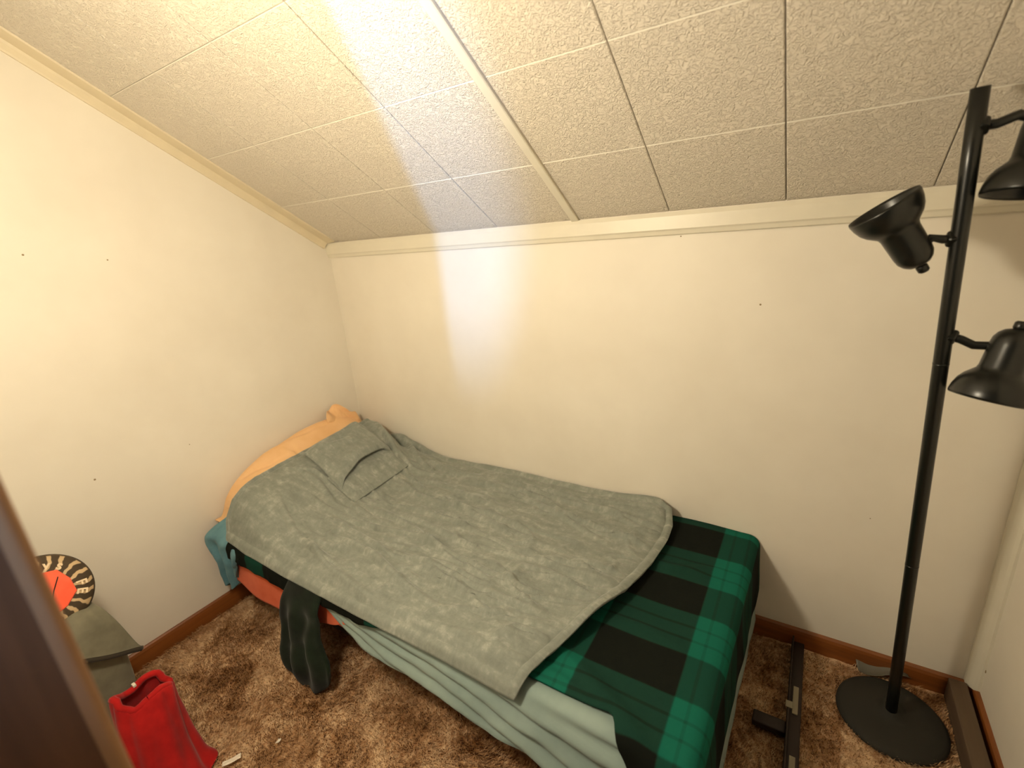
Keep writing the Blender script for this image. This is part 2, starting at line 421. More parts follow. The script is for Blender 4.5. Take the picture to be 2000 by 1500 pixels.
# small marks and nail heads on the walls
def disc(name, loc, nrm, r, mat, parent):
    bm = lathe_bm([(0, r), (0.0012, r * 0.7), (0.0014, 0)], 10)
    bmesh.ops.transform(bm, matrix=Matrix.Translation(loc) @ Vector(nrm).to_track_quat('Z', 'Y').to_matrix().to_4x4(), verts=bm.verts[:])
    return from_bm(bm, name, mat, parent)
for (y, z, r) in ((-1.095, 1.514, 0.003), (-0.892, 1.481, 0.0025), (-0.825, 0.766, 0.002), (-1.13, 0.768, 0.0035)):
    disc('nail_head', (0.0, y, z), (1, 0, 0), r, M['mark'], wl)
for (x, z, r) in ((1.904, 1.196, 0.003), (1.67, 1.405, 0.002), (2.243, 0.556, 0.0015)):
    disc('nail_head', (x, 0, z), (0, -1, 0), r, M['mark'], wb)
disc('nail_head', (W, -0.03, 0.155), (-1, 0, 0), 0.006, M['mark'], wr)

# carpet: lumpy base mesh and real pile
def carpet_h(X, Y): return 0.006 * fbm(X * 9, Y * 9, 3, 3) + 0.004 * fbm(X * 30, Y * 30, 4, 2)
gx, gy = np.meshgrid(np.linspace(0.0, W, 320), np.linspace(-1.528, 0, 196), indexing='ij')
cz = 0.004 + carpet_h(gx, gy)
crp = grid('carpet_nap', np.stack([gx, gy, cz], -1), M['carpet']); tag(crp, 'brown mottled shag carpet covering the floor', 'carpet', kind='stuff')
N = 190000
px = rng.uniform(0.02, W - 0.02, N); py = rng.uniform(-1.55, -0.02, N)
keep = ~((px > 0.2) & (px < 1.85) & (py > -0.62)); px, py = px[keep], py[keep]; N = len(px)
ang = fbm(px * 5, py * 5, 9, 3) * 3.0 + rng.normal(0, 0.5, N) - 0.6
ln = rng.uniform(0.012, 0.028, N); lean = rng.uniform(0.35, 0.85, N)
bz = 0.002 + carpet_h(px, py); wdt = rng.uniform(0.0006, 0.0014, N)
dx, dy = np.cos(ang), np.sin(ang)
b0 = np.stack([px - dy * wdt, py + dx * wdt, bz], -1); b1 = np.stack([px + dy * wdt, py - dx * wdt, bz], -1)
mid = np.stack([px + dx * ln * lean * 0.4, py + dy * ln * lean * 0.4, bz + ln * 0.55], -1)
tip = np.stack([px + dx * ln * lean, py + dy * ln * lean, bz + ln * (1 - 0.5 * lean)], -1)
off = np.stack([dy * wdt * 0.8, -dx * wdt * 0.8, 0 * dx], -1)
Vv = np.stack([b0, b1, mid + off, mid - off, tip], 1).reshape(-1, 3)
base = np.arange(N)[:, None] * 5
quads = (base + np.array([0, 1, 2, 3])).tolist(); tris = (base + np.array([3, 2, 4])).tolist()
me = bpy.data.meshes.new('carpet_pile'); me.from_pydata(Vv.tolist(), [], quads + tris); me.update()
cp = link(me, 'carpet_pile', M['carpet']); cp.parent = crp; cp['kind'] = 'stuff'

# ------------------------------------------------------------------ bed
YE, XE = 0.868, 1.945       # near edge (distance from back wall) and foot end of the mattress
bf = empty('bed_frame', (1.0, -0.44, 0)); tag(bf, 'low dark metal bed frame under the mattress', 'bed frame')
for y0 in (-0.835, -0.075):
    adopt(box('side_rail', (0.06, y0, 0.190), (1.92, y0 + 0.035, 0.238), M['metal_dark'], None, 0.003), bf)
for x0 in (0.08, 0.95, 1.86):
    adopt(box('cross_rail', (x0, -0.80, 0.194), (x0 + 0.04, -0.075, 0.234), M['metal_dark'], None, 0.003), bf)
for x0 in (0.09, 0.96, 1.87):
    for y0 in (-0.70, -0.16):
        bm = lathe_bm([(0.0, 0), (0.0, 0.02), (0.02, 0.022), (0.028, 0.014), (0.195, 0.014), (0.195, 0)], 16)
        bmesh.ops.translate(bm, vec=(x0 + 0.015, y0 + 0.01, 0.003), verts=bm.verts[:])
        adopt(from_bm(bm, 'leg', M['metal_dark'], None, True), bf)
mt = empty('mattress', (1.0, -0.44, 0.24)); tag(mt, 'coral orange mattress showing below the bedding near the head', 'mattress')
adopt(box('mattress_body', (0.045, -0.862, 0.240), (XE - 0.012, -0.012, 0.386), M['coral'], None, 0.035, 4), mt)
n1, m1 = 60, 24                      # loose edge of the cover hanging below the rail near the head
u = np.linspace(0, 1, n1)[:, None] * np.ones((1, m1)); v = np.ones((n1, 1)) * np.linspace(0, 1, m1)[None]
kx = 0.16 + u * 0.70
kz1 = sinterp(kx, [0.16, 0.30, 0.45, 0.60, 0.70, 0.78, 0.86], [0.215, 0.188, 0.180, 0.205, 0.238, 0.258, 0.31])
kz = 0.345 + v * (kz1 - 0.345)
ky = -0.866 - 0.006 * v - 0.004 * np.sin(kx * 22 + v)
adopt(grid('cover_edge', np.stack([kx, ky, kz], -1), M['coral'], None, None, 0.003), mt)

def drape(a, b, top, xe, ye, r=0.03, flare=0.02):
    """flat cloth coordinates (a along x, b away from the back wall) laid over a bed-shaped box"""
    def roll(d):               # overhang distance -> (outward, down)
        d = np.maximum(d, 0); q = r * math.pi / 2
        th = np.minimum(d, q) / r
        out = r * np.sin(th); down = r * (1 - np.cos(th)) + np.maximum(d - q, 0)
        return out, down
    oa, da = roll(a - (xe - r)); ob, db = roll(b - (ye - r))
    x = np.where(a > xe - r, xe - r + oa, a); y = np.where(b > ye - r, ye - r + ob, b)
    dn_ = np.sqrt(da ** 2 + db ** 2)
    x = x + flare * da; y = y + flare * db
    return x, -y, top - dn_

# fitted sheet
na, nb = 240, 150
u = np.linspace(0, 1, na)[:, None] * np.ones((1, nb)); v = np.ones((na, 1)) * np.linspace(0, 1, nb)[None]
foot = 0.30
a = 0.05 + u * (XE + 0.012 + foot - 0.05)
low = sinterp(np.minimum(a, XE), [0.05, 0.66, 0.74, 0.80, 0.90, 1.05, 1.23, 1.34, 1.49, 1.60, 1.80, 1.95], [0.40, 0.40, 0.375, 0.335, 0.275, 0.250, 0.246, 0.240, 0.222, 0.205, 0.16, 0.12])
hang = 0.40 - low
b = 0.014 + v * (YE - 0.004 + hang)
x, y, z = drape(a, b, 0.396, XE - 0.006 - 0.030 * b * sstep(a, 1.5, 1.9), YE + 0.004, 0.028, 0.03)
side_w = sstep(b, YE - 0.02, YE + 0.05) * sstep(a, 0.7, 1.0)
sv = np.clip(b - YE, 0, 1)
fold = np.sin(2 * math.pi * (sv / np.maximum(hang, 0.03) * 3.1 + 0.9 * np.sin(a * 2.3) + 0.25 * fbm(a * 4, b * 8, 2)))
y = y - side_w * (0.011 * fold * (0.6 + 0.4 * sstep(a, 0.8, 1.6)) + 0.006 * fbm(a * 6, sv * 40, 5, 2)) - side_w * sv * 0.08 * sstep(a, 1.3, 1.7)
z = z + side_w * 0.004 * fbm(a * 9, b * 20, 6, 2)
fw_ = sstep(a, XE, XE + 0.08)
x = x + fw_ * (0.005 * fbm(b * 7, a * 4, 8, 2) + 0.10 * np.maximum(a - XE - 0.14, 0))
sheet = grid('fitted_sheet', np.stack([x, y, z], -1), M['sheet'], None, np.stack([a, b], -1), 0.003)
tag(sheet, 'pale aqua bed sheet with long wrinkles along the near side', 'bed sheet')

# plaid blanket over the sheet
na, nb = 300, 170
u = np.linspace(0, 1, na)[:, None] * np.ones((1, nb)); v = np.ones((na, 1)) * np.linspace(0, 1, nb)[None]
foot = 0.215
a = 0.20 + u * (XE + foot - 0.20)
hg = interp(a, [0.20, 0.60, 0.72, 0.95, 1.08, 1.20, 1.50, 1.735, 1.75, 1.79, 1.87, 1.95, 2.2], [0.075, 0.080, 0.06, 0.055, 0.02, -0.02, -0.035, -0.030, -0.022, 0.07, 0.27, 0.30, 0.30])
b = 0.006 + v * (YE - 0.006 + hg)
x, y, z = drape(a, b, 0.412, XE + 0.014 - 0.030 * b * sstep(a, 1.5, 1.9), YE + 0.020, 0.035, 0.05)
topw = 1 - sstep(a, XE - 0.06, XE)
z = z + 0.004 * fbm(a * 5, b * 5, 11, 3) + creases(a, b, [
    ([(1.60, 0.26), (1.74, 0.30), (1.86, 0.27)], 0.008, 0.016), ([(1.62, 0.31), (1.76, 0.29), (1.90, 0.22)], 0.006, 0.013),
    ([(1.55, 0.60), (1.72, 0.56), (1.90, 0.60)], 0.005, 0.012), ([(1.52, 0.72), (1.66, 0.78), (1.78, 0.84), (1.84, 0.90)], 0.016, 0.020),
    ([(1.55, 0.80), (1.68, 0.82)], 0.008, 0.010)])
z = z - 0.02 * sstep(a, 1.75, 1.95) * sstep(0.25 - b, 0, 0.25) * 0.2
sdw = sstep(b, YE, YE + 0.06)
y = y - sdw * 0.012 * np.sin(a * 34 + 1.0) * sstep(a, 1.7, 1.85) - sdw * 0.004 * fbm(a * 20, b * 10, 12, 2)
x = x + sstep(a, XE, XE + 0.06) * 0.006 * fbm(b * 9, a * 5, 13, 2)
plaid = grid('plaid_blanket', np.stack([x, y, z], -1), M['plaid'], None, np.stack([a, b], -1), 0.006, 1.0)
tag(plaid, 'green and black plaid blanket covering the foot of the bed', 'blanket')

# height of the grey blanket
def hfield(x, y):
    y = np.asarray(y, float); x = np.asarray(x, float)
    A = interp(y, [-0.95, -0.862, -0.835, -0.80, -0.755, -0.69, -0.546, -0.385, -0.21, -0.10, -0.05, 0.0],
               [0.0, 0.02, 0.06, 0.105, 0.128, 0.140, 0.149, 0.163, 0.175, 0.170, 0.115, 0.075])
    B = 1 - sstep(x, 0.17, 0.64)
    hh = 0.436 + A * B
    hh = hh + 0.012 * sstep(y, -0.12, 0.0) * sstep(x, 0.6, 1.0)
    hh = hh + 0.022 * np.exp(-((x - 1.60) / 0.12) ** 2 - ((y + 0.0) / 0.10) ** 2)
    d = np.maximum(-0.835 - y, 0); hh = hh - 9.0 * d * d - 0.25 * d
    return hh
head = np.array([(0.165, -0.075), (0.160, -0.21), (0.155, -0.385), (0.150, -0.546), (0.150, -0.69), (0.158, -0.765), (0.170, -0.812), (0.178, -0.845)])
near = np.array([(0.178, -0.845), (0.215, -0.880), (0.36, -0.886), (0.60, -0.888), (0.96, -0.890), (1.25, -0.890), (1.50, -0.892), (1.518, -0.892)])
wallE = np.array([(0.165, -0.075), (0.22, -0.030), (0.35, -0.012), (0.80, -0.010), (1.20, -0.010), (1.50, -0.010), (1.62, -0.012), (1.672, -0.045)])
footE = np.array([(1.672, -0.045), (1.694, -0.12), (1.697, -0.20), (1.685, -0.33), (1.655, -0.50), (1.612, -0.64), (1.565, -0.76), (1.518, -0.892)])
def resample(c, n, knots=None):
    d = np.concatenate([[0], np.cumsum(np.hypot(*np.diff(c, axis=0).T))]); d /= d[-1]
    t = np.linspace(0, 1, n) if knots is None else knots
    r = np.stack([np.interp(t, d, c[:, k]) for k in (0, 1)], -1)
    for _ in range(max(2, n // 60)):       # round the polyline
        r[1:-1] = 0.25 * r[:-2] + 0.5 * r[1:-1] + 0.25 * r[2:]
    return r
na, nb = 520, 330
c_t0, c_t1 = resample(wallE, na), resample(near, na); c_s0, c_s1 = resample(head, nb), resample(footE, nb)
s = np.linspace(0, 1, na)[:, None, None]; t = np.linspace(0, 1, nb)[None, :, None]
XY = (1 - t) * c_t0[:, None] + t * c_t1[:, None] + (1 - s) * c_s0[None] + s * c_s1[None] \
     - ((1 - s) * (1 - t) * c_t0[0] + s * (1 - t) * c_t0[-1] + (1 - s) * t * c_t1[0] + s * t * c_t1[-1])
x, y = XY[..., 0], XY[..., 1]
z = hfield(x, y)
# soft lumps, long drag wrinkles, rolled hems
wr_lines = [
    ([(0.46, -0.20), (0.70, -0.30), (1.00, -0.36), (1.30, -0.40)], 0.0063, 0.0062),
    ([(0.55, -0.24), (0.80, -0.24), (1.10, -0.30)], 0.0053, 0.0056),
    ([(0.40, -0.62), (0.62, -0.60), (0.90, -0.56), (1.20, -0.60), (1.40, -0.62)], 0.0074, 0.0062),
    ([(0.55, -0.70), (0.80, -0.70), (1.02, -0.76), (1.22, -0.79)], 0.0074, 0.0068),
    ([(0.62, -0.50), (0.85, -0.48), (1.15, -0.52)], 0.0053, 0.0056),
    ([(0.66, -0.43), (0.95, -0.42), (1.25, -0.47), (1.48, -0.46)], 0.0063, 0.0056),
    ([(0.80, -0.15), (1.05, -0.16), (1.30, -0.22), (1.52, -0.30)], 0.0063, 0.0068),
    ([(1.00, -0.09), (1.25, -0.09), (1.50, -0.14), (1.64, -0.20)], 0.0063, 0.0068),
    ([(1.22, -0.55), (1.36, -0.62), (1.47, -0.60)], 0.0063, 0.0062),
    ([(1.20, -0.70), (1.34, -0.74), (1.42, -0.71)], 0.0063, 0.0062),
    ([(0.32, -0.12), (0.42, -0.17), (0.56, -0.20), (0.70, -0.17)], 0.0105, 0.0081),
    ([(0.24, -0.10), (0.33, -0.14), (0.45, -0.19), (0.50, -0.24)], 0.0105, 0.0074),
    ([(0.40, -0.05), (0.52, -0.13), (0.62, -0.15)], 0.0084, 0.0074),
    ([(0.25, -0.56), (0.36, -0.55), (0.46, -0.57)], 0.0063, 0.0062),
    ([(0.20, -0.60), (0.30, -0.52), (0.40, -0.51)], 0.0053, 0.0056),
    ([(0.90, -0.66), (1.10, -0.66), (1.34, -0.68)], 0.0042, 0.0050),
    ([(0.30, -0.70), (0.50, -0.77), (0.80, -0.80)], 0.0053, 0.0062)]
z = z + 0.0055 * fbm(x * 4, y * 7, 21, 3) + 0.0024 * fbm(x * 14, y * 30, 22, 2) + 2.0 * creases(x, y, wr_lines)
rg = 1 - np.abs(fbm(x * 2.4 + 0.3 * y, y * 10 + x * 1.3, 23, 2)) * 1.6
rg2 = 1 - np.abs(fbm(x * 5.0, y * 15 - x * 2.0, 25, 2)) * 1.6
hem_d = np.minimum(np.minimum(s[..., 0], 1 - s[..., 0]) * 1.5, np.minimum(t[..., 0], 1 - t[..., 0]) * 0.87)
z = z + (0.018 * np.clip(rg, 0, 1) ** 5 + 0.009 * np.clip(rg2, 0, 1) ** 5) * sstep(x, 0.42, 0.62) * sstep(hem_d, 0.012, 0.09)
z = z + creases(x, y, [([(0.19, -0.045), (0.27, -0.062), (0.36, -0.075), (0.42, -0.10)], -0.075, 0.019), ([(0.36, -0.025), (0.44, -0.045), (0.50, -0.05)], -0.022, 0.011), ([(0.18, -0.10), (0.27, -0.125), (0.36, -0.145), (0.46, -0.175)], 0.014, 0.016), ([(0.27, -0.03), (0.36, -0.035), (0.44, -0.02)], 0.016, 0.014)])
S_, T_ = np.linspace(0, 1, na)[:, None], np.linspace(0, 1, nb)[None]
edge = np.minimum(np.minimum(S_ * 1.5, (1 - S_) * 1.5), np.minimum(T_, 1 - T_) * 0.87)     # metres from the hem
z = z + 0.006 * np.exp(-((edge - 0.012) / 0.008) ** 2) - 0.004 * np.exp(-((edge - 0.03) / 0.008) ** 2)
# foot hem lifted in a fold near the corner
z = z + 0.036 * np.exp(-((1 - S_) * 1.5 / 0.055) ** 2) * np.exp(-((T_ - 0.66) / 0.13) ** 2)
# drooping corner by the camera
gb = empty('plush_blanket', (0.95, -0.45, 0.43)); tag(gb, 'grey plush blanket with a hand pocket spread over the bed', 'blanket')
adopt(grid('blanket_body', np.stack([x, y, z], -1), M['plush'], None, np.stack([x, y], -1), 0.013, 0.0), gb)
# pocket: lower panel and the puffed flap above it
def patch(corners, n, m):
    c = np.array(corners, float); u = np.linspace(0, 1, n)[:, None, None]; v = np.linspace(0, 1, m)[None, :, None]
    return (1 - u) * (1 - v) * c[0] + u * (1 - v) * c[1] + u * v * c[2] + (1 - u) * v * c[3], u[..., 0], v[..., 0]
XYp, u, v = patch([(0.36, -0.195), (0.530, -0.195), (0.540, -0.525), (0.38, -0.520)], 60, 90)
xp, yp = XYp[..., 0], XYp[..., 1]
rim = np.minimum(np.minimum(v, 1 - v) * 0.32, (1 - u) * 0.18)
zp = hfield(xp, yp) + 0.017 + 0.010 * sstep(rim, 0, 0.03) + 0.006 * fbm(xp * 14, yp * 22, 31, 2) * sstep(rim, 0, 0.05)
zp = zp + 0.012 * np.exp(-((u - 0.5) / 0.12) ** 2) * np.exp(-((v - 0.5) / 0.25) ** 2)
pk = adopt(grid('pocket', np.stack([xp, yp, zp], -1), M['plush'], None, np.stack([xp * 1.3 + 3, yp * 1.3], -1), 0.008, 0.0), gb)
XYp, u, v = patch([(0.190, -0.180), (0.430, -0.200), (0.462, -0.520), (0.205, -0.490)], 70, 100)
xp, yp = XYp[..., 0], XYp[..., 1]
xp = xp - 0.024 * np.sin(math.pi * v) ** 0.8 * sstep(u, 0.45, 1.0)
rim = np.minimum(np.minimum(v, 1 - v) * 0.30, u * 0.21)
zp = hfield(xp, yp) + 0.026 + 0.026 * sstep(rim, 0, 0.035) + 0.020 * sstep(u, 0.5, 0.92) * np.sin(math.pi * v) - 0.010 * sstep(u, 0.93, 1.0)
zp = zp + 0.007 * fbm(xp * 11, yp * 16, 33, 2) + creases(xp, yp, [([(0.24, -0.42), (0.27, -0.33), (0.25, -0.24)], -0.010, 0.014), ([(0.21, -0.45), (0.28, -0.40), (0.33, -0.26)], 0.008, 0.012)])
pf = adopt(grid('pocket_flap', np.stack([xp, yp, zp], -1), M['plush'], None, np.stack([xp * 1.3 + 5, yp * 1.3], -1), 0.008, 0.0), gb)

# tan pillow leaning at the head
np_, mp = 70, 110
u = np.linspace(0, 1, np_)[:, None] * np.ones((1, mp)); v = np.ones((np_, 1)) * np.linspace(0, 1, mp)[None]
crest_y = [-0.82, -0.80, -0.775, -0.745, -0.685, -0.56, -0.43, -0.31, -0.20, -0.10, -0.04]
crest_z = [0.43, 0.48, 0.515, 0.545, 0.585, 0.632, 0.652, 0.660, 0.655, 0.622, 0.56]
yy = -0.035 - v * 0.79
xx = 0.012 + u * 0.50
top = hfield(xx, yy) - 0.022 - 0.075 * sstep(yy, -0.17, -0.07)
cr = sinterp(yy, crest_y, crest_z)
w_ = 1 - sstep(xx, 0.06, 0.20)
zt = top * (1 - w_) + cr * w_ - 0.09 * np.maximum(0.055 - xx, 0) / 0.055 * np.maximum(0.055 - xx, 0) / 0.043
edge = np.minimum(np.minimum(v, 1 - v) * 0.79, (1 - u) * 0.5)
zt = 0.425 + (zt - 0.425) * np.clip(sstep(edge, -0.005, 0.05), 0, 1)
zt = zt + (0.004 * fbm(xx * 9, yy * 9, 41, 3) + 1.7 * creases(xx, yy, [([(0.06, -0.72), (0.11, -0.60), (0.12, -0.48)], -0.009, 0.008), ([(0.10, -0.52), (0.14, -0.50), (0.19, -0.50)], 0.007, 0.007), ([(0.04, -0.56), (0.07, -0.40), (0.09, -0.24)], -0.008, 0.008)])) * sstep(edge, 0, 0.04)
Ptop = np.stack([xx, yy, zt], -1)
Pbot = np.stack([xx, yy, np.full_like(zt, 0.424)], -1)[::-1]
pil = empty('pillow', (0.2, -0.42, 0.424)); tag(pil, 'tan pillow against the left wall, half under the grey blanket', 'pillow')
adopt(grid('pillow_body', np.concatenate([Ptop, Pbot], 0), M['tan'], None, None, closed_u=True), pil)
# gathered hem of the pillowcase at the corner
n1, m1 = 60, 14
u = np.linspace(0, 1, n1)[:, None] * np.ones((1, m1)); v = np.ones((n1, 1)) * np.linspace(0, 1, m1)[None]
hy = -0.265 + u * 0.225
hx = 0.050 + 0.030 * np.sin(u * 9 + v * 1.6) * v + 0.045 * (1 - v) * 0.8 + 0.012 * fbm(u * 7, v * 3, 44, 2)
hz = sinterp(hy, crest_y, crest_z) - 0.030 + v * (0.030 + 0.050 * np.sin(math.pi * np.clip(u * 1.1, 0, 1)) ** 0.7 + 0.013 * np.sin(u * 17))
adopt(grid('pillowcase_hem', np.stack([hx, hy, hz], -1), M['tan'], None, None, 0.004, subd=1), pil)
n1 = 24
hy = np.linspace(-0.79, -0.72, n1)[:, None] * np.ones((1, 10)); v = np.ones((n1, 1)) * np.linspace(0, 1, 10)[None]
hx = 0.05 + 0.06 * v + 0.01 * np.sin(hy * 150 + v * 3); hz = 0.50 + (hy + 0.755) * 0.6 + 0.012 * np.sin(hy * 120) + 0.01 * v
adopt(grid('pillowcase_corner', np.stack([hx, hy, hz], -1), M['tan'], None, None, 0.004, subd=1), pil)

# blue cloth hanging at the head corner
n1, m1 = 70, 60
u = np.linspace(0, 1, n1)[:, None] * np.ones((1, m1)); v = np.ones((n1, 1)) * np.linspace(0, 1, m1)[None]
xl = sinterp(v, [0, 0.12, 0.3, 0.5, 0.75, 1.0], [0.09, 0.045, 0.035, 0.085, 0.07, 0.075]); xr = sinterp(v, [0, 0.3, 0.6, 1.0], [0.30, 0.27, 0.24, 0.20])
bx = xl + u * (xr - xl)
ztop = 0.452 - 0.02 * u; zbot = 0.150 + 0.03 * np.sin(u * 5) + 0.13 * sstep(u, 0.45, 1.0)
bz = ztop + v * (zbot - ztop)
by = -0.800 - 0.085 * sstep(v, 0, 0.22) - 0.016 * np.sin(u * 15 + 0.6 * np.sin(v * 4)) * sstep(v, 0.1, 0.5) - 0.006 * fbm(u * 5, v * 5, 51, 2) + 0.014 * v
blue = grid('blue_sheet', np.stack([bx, by, bz], -1), M['blue'], None, np.stack([u, v], -1), 0.005)
tag(blue, 'dusty blue cloth hanging off the head corner beside the left wall', 'cloth')

# dark green flannel hanging to the carpet
n1, m1 = 64, 60
th = np.linspace(0, 2 * math.pi, n1, endpoint=False)[:, None]; v = np.linspace(0, 1, m1)[None]
cx = sinterp(v, [0, 0.3, 0.6, 0.85, 1], [0.695, 0.672, 0.664, 0.662, 0.660]); cy = sinterp(v, [0, 0.15, 0.5, 1], [-0.880, -0.912, -0.922, -0.930])
cz_ = sinterp(v, [0, 1], [0.405, 0.014]); hw = sinterp(v, [0, 0.2, 0.5, 0.75, 0.93, 1], [0.085, 0.088, 0.104, 0.122, 0.108, 0.085]); hd = sinterp(v, [0, 0.5, 1], [0.014, 0.026, 0.022])
rip = 1 + 0.24 * np.sin(th * 7 + 1.5 * np.sin(v * 3.0)) * sstep(v, 0.05, 0.4) + 0.10 * np.sin(th * 3 + v * 4)
rx = cx + hw * np.cos(th) * (1 + 0.05 * np.sin(v * 9)); ry = cy + hd * np.sin(th) * rip - (0.006 * np.sin(rx * 75 + v * 5) + 0.010 * fbm(rx * 14, v * 3.5 + 0 * th, 61, 2)) * sstep(v, 0.05, 0.3)
rz = cz_ + 0.02 * np.cos(th - 0.8) * sstep(v, 0.6, 1.0) + 0 * th
rag = grid('flannel_cloth', np.stack([rx, ry, rz], -1), M['rag'], None, None, 0.003, closed_u=True)
bm = bmesh.new(); bm.from_mesh(rag.data)
bmesh.ops.holes_fill(bm, edges=bm.edges[:], sides=0); bm.to_mesh(rag.data); bm.free()
rag.data.polygons.foreach_set('use_smooth', [True] * len(rag.data.polygons))
tag(rag, 'dark green flannel cloth hanging from the bed side down to the carpet', 'cloth')

# ------------------------------------------------------------------ floor lamp with three heads
LB, LT = Vector((2.344, -0.178, 0.012)), Vector((2.249, -0.330, 1.635))
lamp = empty('floor_lamp', (LB.x, LB.y, 0.0)); tag(lamp, 'black metal floor lamp with three adjustable spotlight heads', 'lamp')
def poleat(z): return LB + (LT - LB) * ((z - LB.z) / (LT.z - LB.z))
bm = lathe_bm([(0.002, 0), (0.002, 0.128), (0.008, 0.133), (0.016, 0.132), (0.022, 0.122), (0.027, 0.09), (0.031, 0.05), (0.036, 0.024), (0.046, 0.019), (0.048, 0)], 64)
bmesh.ops.translate(bm, vec=(LB.x, LB.y, 0.004), verts=bm.verts[:])
adopt(from_bm(bm, 'base', M['lamp_base'], None, True), lamp)
adopt(from_bm(tube_bm([poleat(0.03 + k * (1.605 / 12)) for k in range(13)], 0.0138, 24), 'pole', M['lamp'], None, True), lamp)
for z in (0.58, 1.12):
    bm = tube_bm([poleat(z - 0.002), poleat(z + 0.002)], 0.0141, 24); adopt(from_bm(bm, 'joint_ring', M['lamp'], None, True), lamp)
SH = [(0.016, 0), (0.016, 0.010), (0.019, 0.019), (0.026, 0.0265), (0.036, 0.0315), (0.048, 0.033), (0.094, 0.0345), (0.101, 0.0365), (0.107, 0.0425), (0.115, 0.0505), (0.126, 0.0575), (0.140, 0.0620), (0.153, 0.0640), (0.158, 0.0632),
      (0.153, 0.0605), (0.140, 0.057), (0.126, 0.051), (0.112, 0.040), (0.098, 0.032), (0.075, 0.030), (0.075, 0)]
def lamp_head(back, front, arm_pts, scale=1.0):
    back, front = Vector(back), Vector(front); ax = (front - back).normalized()
    Mx = Matrix.Translation(back) @ ax.to_track_quat('Z', 'Y').to_matrix().to_4x4() @ Matrix.Scale(scale, 4)
    bm = lathe_bm(SH, 48); bmesh.ops.transform(bm, matrix=Mx, verts=bm.verts[:])
    sh = adopt(from_bm(bm, 'lamp_shade', M['lamp'], None, True), lamp)
    def sub(prof, name, mat, seg=24):
        b2 = lathe_bm(prof, seg); bmesh.ops.transform(b2, matrix=Mx, verts=b2.verts[:])
        o = from_bm(b2, name, mat, None, True); o.parent = sh; return o
    sub([(0.0, 0), (0.0, 0.007), (0.003, 0.010), (0.013, 0.0105), (0.017, 0.008), (0.019, 0)], 'switch_knob', M['lamp'])
    sub([(0.080, 0), (0.080, 0.013), (0.095, 0.015), (0.108, 0.028), (0.122, 0.0375), (0.133, 0.0385), (0.139, 0.030), (0.142, 0)], 'bulb', M['glass'], 32)
    arm = adopt(from_bm(tube_bm(arm_pts, 0.0085, 14), 'arm', M['lamp'], None, True), lamp)
    p, q_ = Vector(arm_pts[0]), Vector(arm_pts[1]); d_ = (q_ - p).normalized()
    bm = tube_bm([p + d_ * 0.006, p + d_ * 0.0165, p + d_ * 0.0195], [0.0165, 0.0165, 0.013], 4)
    bmesh.ops.bevel(bm, geom=bm.edges[:], offset=0.0015, segments=1, affect='EDGES', clamp_overlap=True)
    adopt(from_bm(bm, 'arm_bracket', M['lamp'], None, False), lamp)
    kn = Vector(arm_pts[-1]); bm = bmesh.new(); bmesh.ops.create_uvsphere(bm, u_segments=18, v_segments=12, radius=0.0145, matrix=Matrix.Translation(kn))
    adopt(from_bm(bm, 'swivel_joint', M['lamp'], None, True), lamp)
    return sh
J1, J2, J3 = poleat(1.183), poleat(1.378), poleat(1.572)
HEADS = [((2.381, -0.302, 1.218), (2.352, -0.328, 1.062), [J1, J1 + Vector((0.024, -0.006, -0.006)), J1 + Vector((0.045, -0.008, -0.017)), (2.348, -0.304, 1.168), (2.366, -0.306, 1.172)]),
         ((2.222, -0.306, 1.316), (2.146, -0.316, 1.434), [J2, J2 + Vector((-0.024, -0.002, 0.0)), J2 + Vector((-0.042, -0.002, 0.004)), (2.207, -0.308, 1.360)]),
         ((2.352, -0.312, 1.605), (2.338, -0.335, 1.455), [J3, J3 + Vector((0.028, -0.002, 0.000)), J3 + Vector((0.055, 0.0, 0.010)), (2.335, -0.316, 1.572)])]
for hd_ in HEADS: lamp_head(*hd_)

# ------------------------------------------------------------------ things on the floor
# dark rail with white bands beside the foot of the bed
rl = empty('metal_rail', (2.105, -0.3, 0.01)); tag(rl, 'dark metal rail with white bands lying between bed foot and lamp base', 'rail')
adopt(box('bar', (2.085, -0.95, 0.020), (2.122, -0.022, 0.036), M['metal_dark'], None, 0.003), rl)
adopt(box('bar_flange', (2.085, -0.95, 0.036), (2.091, -0.022, 0.058), M['metal_dark'], None, 0.002), rl)
adopt(box('cross_bracket', (2.000, -0.392, 0.022), (2.086, -0.352, 0.042), M['metal_dark'], None, 0.004), rl)
for y0 in (-0.315, -0.55):
    adopt(box('white_band', (2.098, y0, 0.0355), (2.113, y0 + 0.10, 0.0395), M['white_tape'], None, 0.0015), rl)
adopt(box('band_tab', (2.080, -0.318, 0.058), (2.098, -0.295, 0.0605), M['white_tape'], None, 0.001), rl)
pk_ = box('floor_board', (2.488, -1.40, 0.006), (2.530, -0.016, 0.082), M['plank'], None, 0.004); tag(pk_, 'grey-brown board standing on edge along the right baseboard', 'board')

